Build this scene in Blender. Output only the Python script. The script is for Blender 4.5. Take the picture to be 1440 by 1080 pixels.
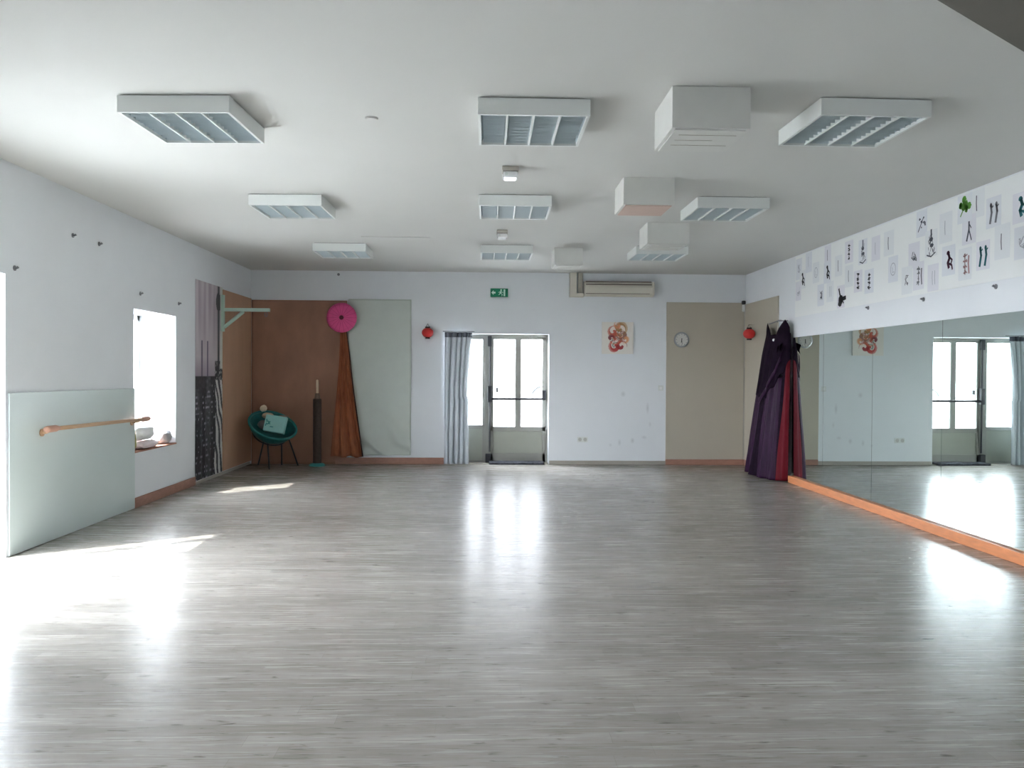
import bpy, bmesh, math, random
from mathutils import Vector, Matrix, noise as mnoise
PI = math.pi
rnd = random.Random(7)
for o in list(bpy.data.objects): bpy.data.objects.remove(o)
SC = bpy.context.scene
C = SC.collection

# ------------------------------------------------------------------ camera
EYE = 1.382
def make_camera():
    yaw, pitch, roll, F = .0340, .0120, .0060, 1164.25
    f = Vector((math.sin(yaw)*math.cos(pitch), math.cos(yaw)*math.cos(pitch), -math.sin(pitch)))
    r = Vector((math.cos(yaw), -math.sin(yaw), 0)); u = r.cross(f)
    c, s = math.cos(roll), math.sin(roll)
    r2 = c*r + s*u; u2 = -s*r + c*u
    cd = bpy.data.cameras.new('camera'); co = bpy.data.objects.new('camera', cd); C.objects.link(co)
    cd.sensor_fit = 'HORIZONTAL'; cd.sensor_width = 36; cd.lens = F/1440*36
    cd.clip_start = .05; cd.clip_end = 300
    m = Matrix((r2, u2, -f)).transposed().to_4x4(); m.translation = (0, 0, EYE)
    co.matrix_world = m
    SC.camera = co
make_camera()

# ------------------------------------------------------------------ light and exposure
SC.view_settings.view_transform = 'Standard'; SC.view_settings.look = 'None'
SC.view_settings.gamma = 1; SC.view_settings.exposure = .98
SKY, SKY_FAR, SUN = 34.0, 3.6, 9.0
w = bpy.data.worlds.new('sky'); SC.world = w; w.use_nodes = True
bg = w.node_tree.nodes['Background']; bg.inputs[0].default_value = (.93, .95, 1.06, 1); 
def sky_gradient():          # the sky is brightest round the sun (left, behind the photographer) and dimmer away from it
    nt = w.node_tree; N, L = nt.nodes, nt.links
    tc = N.new('ShaderNodeTexCoord'); dt = N.new('ShaderNodeVectorMath'); dt.operation = 'DOT_PRODUCT'
    dt.inputs[1].default_value = Vector((-.80, -.42, .42)).normalized(); L.new(tc.outputs['Generated'], dt.inputs[0])
    mr = N.new('ShaderNodeMapRange'); mr.interpolation_type = 'SMOOTHSTEP'; L.new(dt.outputs['Value'], mr.inputs['Value'])
    mr.inputs['From Min'].default_value = -.35; mr.inputs['From Max'].default_value = .85
    mr.inputs['To Min'].default_value = SKY_FAR; mr.inputs['To Max'].default_value = SKY; L.new(mr.outputs[0], bg.inputs[1])
sky_gradient()
el, hx, hy = math.radians(44.5), .81, .586
sd = bpy.data.lights.new('sun', 'SUN'); so = bpy.data.objects.new('sun', sd); C.objects.link(so)
sd.energy = SUN; sd.angle = .009; sd.color = (1, .97, .94)
so.rotation_euler = Vector((hx*math.cos(el), hy*math.cos(el), -math.sin(el))).to_track_quat('-Z', 'Y').to_euler()
so.location = (-8, -3, 9)
def portal(name, loc, d, sx, sy):
    a = bpy.data.lights.new(name, 'AREA'); o = bpy.data.objects.new(name, a); C.objects.link(o)
    a.shape = 'RECTANGLE'; a.size = sx; a.size_y = sy; a.cycles.is_portal = True
    o.location = loc; o.rotation_euler = Vector(d).to_track_quat('-Z', 'Z').to_euler()

# room dimensions (metres)
XL, XR, XM, YB, YR, HC = -3.528, 4.03, 3.99, 12.654, -1.6, 2.932
TL = .45                       # thickness of the left wall
DY0, DY1, DZ = 4.7, 6.23, 2.10     # glazed opening in the left wall
WY0, WY1, WZ0, WZ1 = 8.47, 9.606, .56, 2.02   # window in the left wall
WO0, WO1 = 8.80, 9.56          # the same window at its outer face
BX0, BX1, BZ, BT = -.593, .995, 1.995, .36     # back door opening
RY0, RY1, RZ0, RZ1 = .5, 1.7, .75, 2.05     # made-up second window beside the photographer, out of view, added to brighten the room
portal('daylight_window_added', (XL-TL-.06, (RY0+RY1)/2, (RZ0+RZ1)/2), (1, 0, 0), RY1-RY0+.1, RZ1-RZ0)
portal('daylight_door_left', (XL-TL-.06, (DY0+DY1)/2, DZ/2), (1, 0, 0), DY1-DY0+.1, DZ)
portal('daylight_window', (XL-TL-.06, (WO0+WO1)/2, (WZ0+WZ1)/2), (1, 0, 0), WO1-WO0+.1, WZ1-WZ0)
portal('daylight_door_back', ((BX0+BX1)/2, YB+BT+.12, BZ/2), (0, -1, 0), BX1-BX0+.1, BZ)

# ------------------------------------------------------------------ materials
def lin(c): return tuple((x/12.92 if x <= .04045 else ((x+.055)/1.055)**2.4) for x in c)
def hexc(r, g, b): return lin((r/255, g/255, b/255))
MATS = {}
def mat(name, col, rough=.6, metal=0., spec=.5, var=0., vscale=6., bump=0., bscale=60., stretch=None, sheen=0., emit=0.):
    if name in MATS: return MATS[name]
    m = bpy.data.materials.new(name); m.use_nodes = True; MATS[name] = m
    nt = m.node_tree; N, L = nt.nodes, nt.links; b = N['Principled BSDF']
    b.inputs['Base Color'].default_value = (*col, 1); b.inputs['Roughness'].default_value = rough
    b.inputs['Metallic'].default_value = metal; b.inputs['Specular IOR Level'].default_value = spec
    if sheen: b.inputs['Sheen Weight'].default_value = sheen
    if emit: b.inputs['Emission Color'].default_value = (*col, 1); b.inputs['Emission Strength'].default_value = emit
    tc = N.new('ShaderNodeTexCoord'); src = tc.outputs['Object']
    if stretch:
        mp = N.new('ShaderNodeMapping'); mp.inputs['Scale'].default_value = stretch; L.new(src, mp.inputs['Vector']); src = mp.outputs[0]
    if var:
        n = N.new('ShaderNodeTexNoise'); n.inputs['Scale'].default_value = vscale; n.inputs['Detail'].default_value = 5
        L.new(src, n.inputs['Vector'])
        r = N.new('ShaderNodeValToRGB')
        r.color_ramp.elements[0].position = .3; r.color_ramp.elements[1].position = .7
        r.color_ramp.elements[0].color = (*[max(0, x*(1-var)) for x in col], 1)
        r.color_ramp.elements[1].color = (*[min(1, x*(1+var)) for x in col], 1)
        L.new(n.outputs['Fac'], r.inputs['Fac']); L.new(r.outputs['Color'], b.inputs['Base Color'])
    if bump:
        n2 = N.new('ShaderNodeTexNoise'); n2.inputs['Scale'].default_value = bscale; n2.inputs['Detail'].default_value = 4
        L.new(src, n2.inputs['Vector'])
        bp = N.new('ShaderNodeBump'); bp.inputs['Strength'].default_value = bump; bp.inputs['Distance'].default_value = .01
        L.new(n2.outputs['Fac'], bp.inputs['Height']); L.new(bp.outputs[0], b.inputs['Normal'])
    return m
def floor_mat():
    m = bpy.data.materials.new('grey_laminate'); m.use_nodes = True
    nt = m.node_tree; N, L = nt.nodes, nt.links; b = N['Principled BSDF']
    tc = N.new('ShaderNodeTexCoord')
    def mapped(sc):
        mp = N.new('ShaderNodeMapping'); mp.inputs['Scale'].default_value = sc; L.new(tc.outputs['Object'], mp.inputs['Vector']); return mp.outputs[0]
    br = N.new('ShaderNodeTexBrick'); br.offset = 0
    sp = N.new('ShaderNodeSeparateXYZ'); L.new(tc.outputs['Object'], sp.inputs[0])
    def mth(op, a, v):
        q = N.new('ShaderNodeMath'); q.operation = op; L.new(a, q.inputs[0])
        if hasattr(v, 'is_linked'): L.new(v, q.inputs[1])
        elif v is not None: q.inputs[1].default_value = v
        return q.outputs[0]
    row = mth('FLOOR', mth('DIVIDE', sp.outputs['Y'], .096), None)
    wn_ = N.new('ShaderNodeTexWhiteNoise'); wn_.noise_dimensions = '1D'; L.new(row, wn_.inputs['W'])
    cb = N.new('ShaderNodeCombineXYZ'); L.new(mth('ADD', sp.outputs['X'], mth('MULTIPLY', wn_.outputs['Value'], 1.38)), cb.inputs[0]); L.new(sp.outputs['Y'], cb.inputs[1])
    L.new(cb.outputs[0], br.inputs['Vector'])
    br.inputs['Scale'].default_value = 1; br.inputs['Brick Width'].default_value = 1.38; br.inputs['Row Height'].default_value = .096
    br.inputs['Mortar Size'].default_value = .0012; br.inputs['Mortar Smooth'].default_value = .3; br.inputs['Bias'].default_value = 0
    br.inputs['Color1'].default_value = (*hexc(168, 164, 157), 1); br.inputs['Color2'].default_value = (*hexc(146, 142, 135), 1)
    br.inputs['Mortar'].default_value = (*hexc(140, 136, 129), 1)
    def noise(sc, scale, det, dist=0.):
        n = N.new('ShaderNodeTexNoise'); n.inputs['Scale'].default_value = scale; n.inputs['Detail'].default_value = det
        n.inputs['Distortion'].default_value = dist; L.new(mapped(sc), n.inputs['Vector']); return n.outputs['Fac']
    def ramp(f, p0, c0, p1, c1):
        r = N.new('ShaderNodeValToRGB'); e = r.color_ramp.elements
        e[0].position = p0; e[0].color = (*c0, 1); e[1].position = p1; e[1].color = (*c1, 1); L.new(f, r.inputs['Fac']); return r.outputs['Color']
    def mul(a, c, fac=1.):
        x = N.new('ShaderNodeMix'); x.data_type = 'RGBA'; x.blend_type = 'MULTIPLY'; x.inputs['Factor'].default_value = fac
        L.new(a, x.inputs['A']); L.new(c, x.inputs['B']); return x.outputs['Result']
    col = br.outputs['Color']
    g = ramp(noise((2.0, 24, 1), 2.2, 7, .5), .34, (.85, .84, .83), .66, (1.07, 1.07, 1.07)); col = mul(col, g)
    g2 = ramp(noise((1.3, 8, 1), 1.6, 4), .3, (.86, .85, .84), .7, (1.1, 1.1, 1.1)); col = mul(col, g2)
    k = ramp(noise((3.2, 19, 1), 2.6, 3, .6), .62, (1, 1, 1), .72, (.34, .32, .30)); col = mul(col, k)
    k2 = ramp(noise((1.6, 20, 1), 3.3, 2, .3), .62, (1, 1, 1), .72, (.62, .6, .58)); col = mul(col, k2)
    L.new(col, b.inputs['Base Color'])
    b.inputs['Specular IOR Level'].default_value = .42
    rr = N.new('ShaderNodeMapRange'); L.new(noise((1.1, 26, 1), 2.2, 7, .4), rr.inputs['Value'])
    rr.inputs['To Min'].default_value = .21; rr.inputs['To Max'].default_value = .32; L.new(rr.outputs[0], b.inputs['Roughness'])
    bp = N.new('ShaderNodeBump'); bp.inputs['Strength'].default_value = .05; bp.inputs['Distance'].default_value = .002
    L.new(br.outputs['Fac'], bp.inputs['Height']); bp.invert = True; L.new(bp.outputs[0], b.inputs['Normal'])
    return m
def glass_mat(name='clear_glass', tint=(.97, .99, .98)):
    if name in MATS: return MATS[name]
    m = bpy.data.materials.new(name); m.use_nodes = True; MATS[name] = m
    N, L = m.node_tree.nodes, m.node_tree.links
    N.remove(N['Principled BSDF']); out = N['Material Output']
    t = N.new('ShaderNodeBsdfTransparent'); t.inputs[0].default_value = (*tint, 1)
    g = N.new('ShaderNodeBsdfGlossy'); g.inputs['Roughness'].default_value = .02
    fr = N.new('ShaderNodeLayerWeight'); pw = N.new('ShaderNodeMath'); pw.operation = 'POWER'; pw.inputs[1].default_value = 5
    ma = N.new('ShaderNodeMath'); ma.operation = 'MULTIPLY_ADD'; ma.inputs[1].default_value = .94; ma.inputs[2].default_value = .04
    L.new(fr.outputs['Facing'], pw.inputs[0]); L.new(pw.outputs[0], ma.inputs[0])
    mx = N.new('ShaderNodeMixShader'); L.new(ma.outputs[0], mx.inputs[0]); L.new(t.outputs[0], mx.inputs[1]); L.new(g.outputs[0], mx.inputs[2])
    L.new(mx.outputs[0], out.inputs['Surface']); return m
def paint_mat(name, rough=.7):
    if name in MATS: return MATS[name]
    m = bpy.data.materials.new(name); m.use_nodes = True; MATS[name] = m
    N, L = m.node_tree.nodes, m.node_tree.links; b = N['Principled BSDF']
    a = N.new('ShaderNodeAttribute'); a.attribute_name = 'paint'; L.new(a.outputs['Color'], b.inputs['Base Color'])
    b.inputs['Roughness'].default_value = rough; return m
M = dict(
 wall=mat('wall_paint', hexc(235, 238, 241), .75, var=.015, vscale=2, bump=.06, bscale=90),
 ceil=mat('ceiling_paint', hexc(211, 211, 207), .85, var=.012, vscale=1.5, bump=.05, bscale=70),
 white=mat('white_enamel', hexc(226, 229, 226), .45),
 whitebox=mat('white_painted_board', hexc(212, 212, 207), .7, var=.02, vscale=9),
 pinkwood=mat('pale_pink_board', hexc(205, 180, 168), .7, var=.06, vscale=8, stretch=(1, 14, 1)),
 grey=mat('warm_grey_frame', hexc(150, 150, 142), .5),
 greypanel=mat('warm_grey_panel', hexc(158, 160, 148), .55, var=.02),
 black=mat('black_metal', hexc(40, 41, 46), .45),
 dgrey=mat('dark_grey', hexc(70, 70, 72), .5),
 hook=mat('grey_hook', hexc(128, 130, 134), .5),
 baseb=mat('reddish_wood', hexc(168, 124, 106), .5, var=.12, vscale=7, stretch=(1.5, 1.5, 9)),
 basel=mat('grey_skirting', hexc(172, 166, 156), .55),
 plinth=mat('orange_wood', hexc(198, 128, 84), .45, var=.14, vscale=6, stretch=(9, 1.2, 9)),
 wood=mat('pale_beech', hexc(205, 170, 135), .45, var=.08, vscale=8, stretch=(9, 1, 9)),
 aqua=mat('pale_aqua_panel', hexc(214, 226, 224), .28, var=.02, vscale=1.2),
 tan=mat('tan_board', hexc(192, 152, 124), .75, var=.07, vscale=3, stretch=(1, 1, .4)),
 brown=mat('brown_backdrop', hexc(162, 121, 100), .8, var=.14, vscale=3.5, stretch=(1, 1, .5), bump=.3, bscale=8),
 rust=mat('rust_cloth', hexc(158, 92, 58), .75, var=.25, vscale=9, stretch=(2, 2, .6), bump=.4, bscale=25),
 sheet=mat('pale_plastic_sheet', hexc(205, 212, 204), .35, var=.02, bump=.12, bscale=7),
 beige=mat('beige_board', hexc(190, 182, 166), .75, var=.02, vscale=2),
 mint=mat('mint_paint', hexc(190, 214, 200), .5),
 teal=mat('teal_cord', hexc(26, 108, 108), .5, var=.12, vscale=20),
 aquabox=mat('light_aqua_card', hexc(150, 205, 200), .6, var=.05, vscale=14),
 cream=mat('cream_fabric', hexc(222, 205, 178), .85, var=.06, vscale=20, bump=.3, bscale=50),
 greyf=mat('grey_fabric', hexc(122, 116, 116), .85, var=.1, vscale=20, bump=.3, bscale=50),
 dbrown=mat('dark_brown_weave', hexc(70, 55, 48), .75, var=.18, vscale=40, bump=.3, bscale=80),
 pale=mat('pale_wood_stem', hexc(226, 205, 176), .5),
 tealp=mat('teal_base', hexc(60, 140, 138), .5),
 pink=mat('pink_paper', hexc(226, 84, 144), .6, var=.06, vscale=10),
 dpink=mat('dark_hub', hexc(96, 22, 44), .6),
 red=mat('red_silk', hexc(214, 52, 48), .55, var=.05),
 tassel=mat('black_red_cap', hexc(50, 24, 26), .6),
 satin=mat('silver_satin', hexc(206, 212, 218), .32, metal=.1, var=.05, vscale=5, bump=.12, bscale=14),
 purple=mat('purple_satin', hexc(44, 19, 46), .5, spec=.12, var=.3, vscale=6, stretch=(4, 4, .5)),
 dpurple=mat('black_purple_velvet', hexc(24, 10, 27), .75, spec=.08, var=.3, vscale=14),
 gore=mat('crimson_satin', hexc(100, 17, 30), .5, spec=.12, var=.12, vscale=6, stretch=(4, 4, .5)),
 green=mat('exit_green', hexc(0, 132, 92), .5),
 exitw=mat('exit_pictogram_white', hexc(225, 255, 240), .5),
 acw=mat('ivory_plastic', hexc(214, 208, 194), .4),
 acd=mat('air_slot', hexc(110, 98, 90), .6),
 refl=mat('louvre_reflector', hexc(170, 184, 190), .35, metal=.6),
 blade=mat('louvre_blade', hexc(205, 214, 216), .35, metal=.3),
 lens=mat('clear_lens', hexc(245, 245, 245), .12),
 chrome=mat('satin_metal', hexc(170, 172, 174), .3, metal=.9),
 paper=mat('white_paper_roll', hexc(243, 245, 244), .8, var=.01, vscale=3),
 mat_=mat('door_mat_fibre', hexc(72, 74, 82), .95, var=.6, vscale=30, bump=.5, bscale=120),
 beam=mat('dark_taupe_paint', hexc(112, 108, 100), .8, var=.06, vscale=3),
 ground=mat('pale_gravel', hexc(160, 161, 160), .95, var=.1, vscale=4),
 linw=mat('white_linen', hexc(236, 236, 234), .85, var=.02, bump=.3, bscale=30),
 linp=mat('pinkish_linen', hexc(214, 200, 200), .85, var=.05, bump=.3, bscale=30),
 ling=mat('grey_linen', hexc(176, 178, 180), .85, var=.05, bump=.3, bscale=30),
 ling2=mat('yellow_green_cloth', hexc(170, 172, 110), .85, var=.1),
 sill=mat('terracotta_sill', hexc(168, 120, 98), .6, var=.08),
)
M['floor'] = floor_mat()
def mirror_mat():
    m = mat('silvered_glass', (.74, .83, .80), .006, metal=1.); return m
M['mirror'] = mirror_mat()
M['glass'] = glass_mat()
INK = {k: mat('ink_'+k, hexc(*v), .8) for k, v in dict(black=(30, 30, 36), grey=(120, 122, 128), faint=(176, 178, 186), green=(96, 156, 60),
       teal=(30, 104, 112), plum=(74, 30, 58), rose=(176, 140, 140), slate=(84, 88, 100)).items()}
SHEETS = [mat('sheet_%s' % n, hexc(*c), .8) for n, c in (('bluish', (230, 233, 238)), ('plain', (234, 237, 239)), ('lilac', (231, 231, 237)))]

def scuffed(src):
    m = src.copy(); m.name = 'wall_paint_scuffed'; N, L = m.node_tree.nodes, m.node_tree.links; b = N['Principled BSDF']
    tc = N.new('ShaderNodeTexCoord'); col = b.inputs['Base Color'].links[0].from_socket
    for x, z, sx, sz, k in ((2.14, 1.085, .045, .05, .80), (2.52, .87, .03, .10, .80), (2.29, .37, .035, .05, .78), (2.09, .34, .03, .06, .82), (2.47, .42, .05, .03, .84), (2.56, .62, .025, .05, .86), (1.95, .30, .03, .03, .86)):
        mp = N.new('ShaderNodeMapping'); mp.vector_type = 'POINT'; mp.inputs['Location'].default_value = (-x/sx, 0, -z/sz); mp.inputs['Scale'].default_value = (1/sx, 0, 1/sz)
        L.new(tc.outputs['Object'], mp.inputs['Vector']); ln = N.new('ShaderNodeVectorMath'); ln.operation = 'LENGTH'; L.new(mp.outputs[0], ln.inputs[0])
        r = N.new('ShaderNodeValToRGB'); r.color_ramp.elements[0].color = (k, k, k, 1); r.color_ramp.elements[1].color = (1, 1, 1, 1); L.new(ln.outputs['Value'], r.inputs['Fac'])
        x_ = N.new('ShaderNodeMix'); x_.data_type = 'RGBA'; x_.blend_type = 'MULTIPLY'; x_.inputs['Factor'].default_value = 1
        L.new(col, x_.inputs['A']); L.new(r.outputs['Color'], x_.inputs['B']); col = x_.outputs['Result']
    L.new(col, b.inputs['Base Color']); return m

# ------------------------------------------------------------------ mesh helpers
def bm_(): return bmesh.new()
def box(bm, a, b):
    x0, y0, z0 = [min(p, q) for p, q in zip(a, b)]; x1, y1, z1 = [max(p, q) for p, q in zip(a, b)]
    v = [bm.verts.new(p) for p in ((x0,y0,z0),(x1,y0,z0),(x1,y1,z0),(x0,y1,z0),(x0,y0,z1),(x1,y0,z1),(x1,y1,z1),(x0,y1,z1))]
    for f in ((0,3,2,1),(4,5,6,7),(0,1,5,4),(1,2,6,5),(2,3,7,6),(3,0,4,7)): bm.faces.new([v[i] for i in f])
    return bm
def prism(bm, pts, z0, z1):
    """extrude a plan polygon between two heights"""
    n = len(pts); lo = [bm.verts.new((x, y, z0)) for x, y in pts]; hi = [bm.verts.new((x, y, z1)) for x, y in pts]
    bm.faces.new(lo[::-1]); bm.faces.new(hi)
    for i in range(n): bm.faces.new((lo[i], lo[(i+1) % n], hi[(i+1) % n], hi[i]))
    bmesh.ops.recalc_face_normals(bm, faces=bm.faces); return bm
def frame_of(d):
    d = Vector(d).normalized(); a = Vector((0, 0, 1)) if abs(d.z) < .9 else Vector((1, 0, 0))
    u = d.cross(a).normalized(); return u, d.cross(u).normalized()
def tube(bm, path, rad, seg=12, closed=False, cap=True):
    path = [Vector(p) for p in path]; n = len(path); rings = []
    if not hasattr(rad, '__len__'): rad = [rad]*n
    for i, p in enumerate(path):
        d = (path[(i+1) % n]-path[i-1]) if closed else (path[min(i+1, n-1)]-path[max(i-1, 0)])
        u, v = frame_of(d)
        if rings:
            pu = rings[-1][1]; u = (pu-d.normalized()*pu.dot(d.normalized())).normalized(); v = d.normalized().cross(u)
        rings.append(([bm.verts.new(p+rad[i]*(math.cos(2*PI*k/seg)*u+math.sin(2*PI*k/seg)*v)) for k in range(seg)], u))
    R = [r[0] for r in rings]
    for i in range(n if closed else n-1):
        a, b = R[i], R[(i+1) % n]
        for k in range(seg): bm.faces.new((a[k], a[(k+1) % seg], b[(k+1) % seg], b[k]))
    if cap and not closed:
        bm.faces.new(R[0][::-1]); bm.faces.new(R[-1])
    bmesh.ops.recalc_face_normals(bm, faces=bm.faces); return bm
def lathe(bm, prof, origin=(0, 0, 0), axis=(0, 0, 1), seg=32):
    """prof: (radius, height along axis)"""
    u, v = frame_of(axis); ax = Vector(axis).normalized(); o = Vector(origin); prev = None
    for r, h in prof:
        if r < 1e-6: cur = [bm.verts.new(o+ax*h)]
        else: cur = [bm.verts.new(o+ax*h+r*(math.cos(2*PI*k/seg)*u+math.sin(2*PI*k/seg)*v)) for k in range(seg)]
        if prev:
            for k in range(seg):
                q = [prev[k % len(prev)], prev[(k+1) % len(prev)], cur[(k+1) % len(cur)], cur[k % len(cur)]]
                u_ = []
                for x in q:
                    if x not in u_: u_.append(x)
                if len(u_) > 2: bm.faces.new(u_)
        prev = cur
    bmesh.ops.recalc_face_normals(bm, faces=bm.faces); return bm
def grid(bm, nu, nv, fn, closed_u=False):
    V = [[bm.verts.new(fn(i/(nu if closed_u else nu-1), j/(nv-1))) for j in range(nv)] for i in range(nu)]
    for i in range(nu if closed_u else nu-1):
        for j in range(nv-1):
            bm.faces.new((V[i][j], V[(i+1) % nu][j], V[(i+1) % nu][j+1], V[i][j+1]))
    return bm
def obj(name, bm, material, parent=None, smooth=False, bevel=0., solid=0., sub=0, loc=None):
    """ONE mesh object; world coordinates go in, the origin ends at the thing's base"""
    me = bpy.data.meshes.new(name)
    if parent is not None: off = Vector(parent['_o'])
    elif loc is not None: off = Vector(loc)
    else:
        cs = [v.co for v in bm.verts]
        off = Vector(((min(c.x for c in cs)+max(c.x for c in cs))/2, (min(c.y for c in cs)+max(c.y for c in cs))/2, min(c.z for c in cs)))
    bmesh.ops.translate(bm, verts=bm.verts, vec=-off)
    if smooth:
        for f in bm.faces: f.smooth = True
    bm.to_mesh(me); bm.free(); me.materials.append(material)
    o = bpy.data.objects.new(name, me); C.objects.link(o)
    if parent is not None: o.parent = parent; o['_o'] = list(parent['_o'])
    else: o.location = off; o['_o'] = list(off)
    if solid: s = o.modifiers.new('solid', 'SOLIDIFY'); s.thickness = solid; s.offset = 0
    if sub: s = o.modifiers.new('sub', 'SUBSURF'); s.levels = sub; s.render_levels = sub
    if bevel: s = o.modifiers.new('bevel', 'BEVEL'); s.width = bevel; s.segments = 2; s.limit_method = 'ANGLE'
    return o
def tag(o, label, cat, group=None):
    o['label'] = label; o['category'] = cat
    if group: o['group'] = group
    return o
def thing(name, loc, label, cat, group=None):
    o = bpy.data.objects.new(name, None); C.objects.link(o); o.location = loc; o['_o'] = list(loc)
    o.empty_display_size = .1
    return tag(o, label, cat, group)
def struct(name, bm, m, **k):
    o = obj(name, bm, m, **k); o['kind'] = 'structure'; return o
def sstruct(name, loc):
    o = bpy.data.objects.new(name, None); C.objects.link(o); o.location = loc; o['_o'] = list(loc); o['kind'] = 'structure'; return o
def dup(root, loc, rotz=0, label=None, group=None):
    r = root.copy(); C.objects.link(r); r.location = loc; r.rotation_euler = (0, 0, rotz)
    if label: r['label'] = label
    if group: r['group'] = group
    for ch in root.children:
        c = ch.copy(); C.objects.link(c); c.parent = r
        for g in ch.children:
            d = g.copy(); C.objects.link(d); d.parent = c
    return r
def paint(o, fn):
    """colour attribute from the vertex position (object space)"""
    me = o.data; a = me.color_attributes.new('paint', 'FLOAT_COLOR', 'POINT')
    for i, v in enumerate(me.vertices): a.data[i].color = (*lin(fn(v.co)), 1)

# ------------------------------------------------------------------ the room shell
struct('floor', box(bm_(), (XL-TL, YR-.2, -.1), (XR+.25, YB+BT, 0)), M['floor'], loc=(0, 0, 0))
struct('ceiling', box(bm_(), (XL-TL, YR-.2, HC), (XR+.25, YB+BT, HC+.15)), M['ceil'])
b = bm_(); xo = XL-TL
box(b, (xo, YR-.2, 0), (XL, RY0, HC)); box(b, (xo, RY1, 0), (XL, DY0, HC)); box(b, (xo, RY0, 0), (XL, RY1, RZ0)); box(b, (xo, RY0, RZ1), (XL, RY1, HC)); box(b, (xo, DY0, DZ), (XL, DY1, HC))
prism(b, [(XL, DY1), (XL, WY0), (xo, WO0), (xo, DY1)], 0, HC)
prism(b, [(XL, WY0), (XL, WY1), (xo, WO1), (xo, WO0)], 0, WZ0)
prism(b, [(XL, WY0), (XL, WY1), (xo, WO1), (xo, WO0)], WZ1, HC)
prism(b, [(XL, WY1), (XL, YB+BT), (xo, YB+BT), (xo, WO1)], 0, HC)
struct('wall_left', b, M['wall'])
b = bm_()
box(b, (XL, YB, 0), (BX0, YB+BT, HC)); box(b, (BX1, YB, 0), (XR, YB+BT, HC)); box(b, (BX0, YB, BZ), (BX1, YB+BT, HC))
wb = struct('wall_back', b, M['wall'], loc=(0, 0, 0))
wb.data.materials[0] = scuffed(M['wall'])
struct('wall_right', box(bm_(), (XR, YR-.2, 0), (XR+.25, YB+BT, HC)), M['wall'])
struct('wall_rear', box(bm_(), (XL, YR-.2, 0), (XR, YR, HC)), M['wall'])
struct('ground', box(bm_(), (-40, -30, -.3), (40, 60, -.12)), M['ground'])
# skirtings
def base(name, a, b_, m): return struct(name, box(bm_(), a, b_), m, bevel=.004)
base('baseboard_left', (XL, 8.475, 0), (XL+.015, 10.235, .105), M['baseb'])
base('baseboard_back', (-2.25, YB-.015, 0), (BX0-.012, YB, .10), M['baseb'])
base('trim_1', (BX1+.012, YB-.014, 0), (2.80, YB, .06), M['basel'])
base('trim_2', (2.80, YB-.022, 0), (XR, YB, .085), M['baseb'])
base('trim_3', (XR-.022, 11.2, 0), (XR, YB-.022, .085), M['baseb'])
base('trim_4', (XL, 10.24, 0), (XL+.012, 12.6, .04), M['basel'])
base('baseboard_right', (3.945, 1.2, 0), (XR, 10.59, .088), M['plinth'])
# window in the left wall: frame, two sashes with panes, sill
wn = sstruct('window_1', (XL-TL+.05, WO0, WZ0))
xa, xb = XL-TL+.0, XL-TL+.06
b = bm_()
for a, c in (((xa, WO0-.02, WZ0), (xb, WO0+.05, WZ1)), ((xa, WO1-.05, WZ0), (xb, WO1+.02, WZ1)), ((xa, WO0, WZ0), (xb, WO1, WZ0+.06)), ((xa, WO0, WZ1-.06), (xb, WO1, WZ1))): box(b, a, c)
obj('window_frame', b, M['white'], wn)
obj('pane', box(bm_(), (xa+.025, WO0+.04, WZ0+.05), (xa+.031, WO1-.04, WZ1-.05)), M['glass'], wn)
b = bm_(); prism(b, [(XL+.012, WY0+.002), (XL+.012, WY1-.002), (XL-TL+.06, WO1), (XL-TL+.06, WO0)], WZ0, WZ0+.014)
obj('window_sill', b, M['sill'], wn)
obj('latch', box(bm_(), (xb, WO0+.06, 1.99), (xb+.02, WO0+.16, 2.0)), M['dgrey'], wn)
rn = sstruct('window_added', (XL-TL+.06, (RY0+RY1)/2, RZ0)); b = bm_(); xa, xb = XL-TL+.03, XL-TL+.09  # unseen window, added only for its daylight
for k in range(3):
    y = RY0+(RY1-RY0)*k/2; box(b, (xa, max(RY0, y-.045), RZ0), (xb, min(RY1, y+.045), RZ1))
box(b, (xa, RY0, RZ0), (xb, RY1, RZ0+.06)); box(b, (xa, RY0, RZ1-.06), (xb, RY1, RZ1))
obj('window_frame', b, M['white'], rn)
for k in range(2):
    obj('pane', box(bm_(), (xa+.025, RY0+(RY1-RY0)*k/2+.045, RZ0+.06), (xa+.031, RY0+(RY1-RY0)*(k+1)/2-.045, RZ1-.06)), M['glass'], rn)
# glazed door in the left wall (beside the camera): opening read off the sun patch, unseen leaves invented
dn = sstruct('door_1', (XL-TL+.1, (DY0+DY1)/2, 0)); xa, xb = XL-TL+.03, XL-TL+.09
b = bm_(); nl = 3; wl = (DY1-DY0)/nl
for k in range(nl+1):
    y = DY0+k*wl; box(b, (xa, max(DY0, y-.045), 0), (xb, min(DY1, y+.045), DZ))
box(b, (xa, DY0, 0), (xb, DY1, .07)); box(b, (xa, DY0, DZ-.07), (xb, DY1, DZ))
obj('door_frame', b, M['white'], dn)
for k in range(nl):
    obj('pane', box(bm_(), (xa+.025, DY0+k*wl+.05, .07), (xa+.031, DY0+(k+1)*wl-.05, DZ-.07)), M['glass'], dn)

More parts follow.
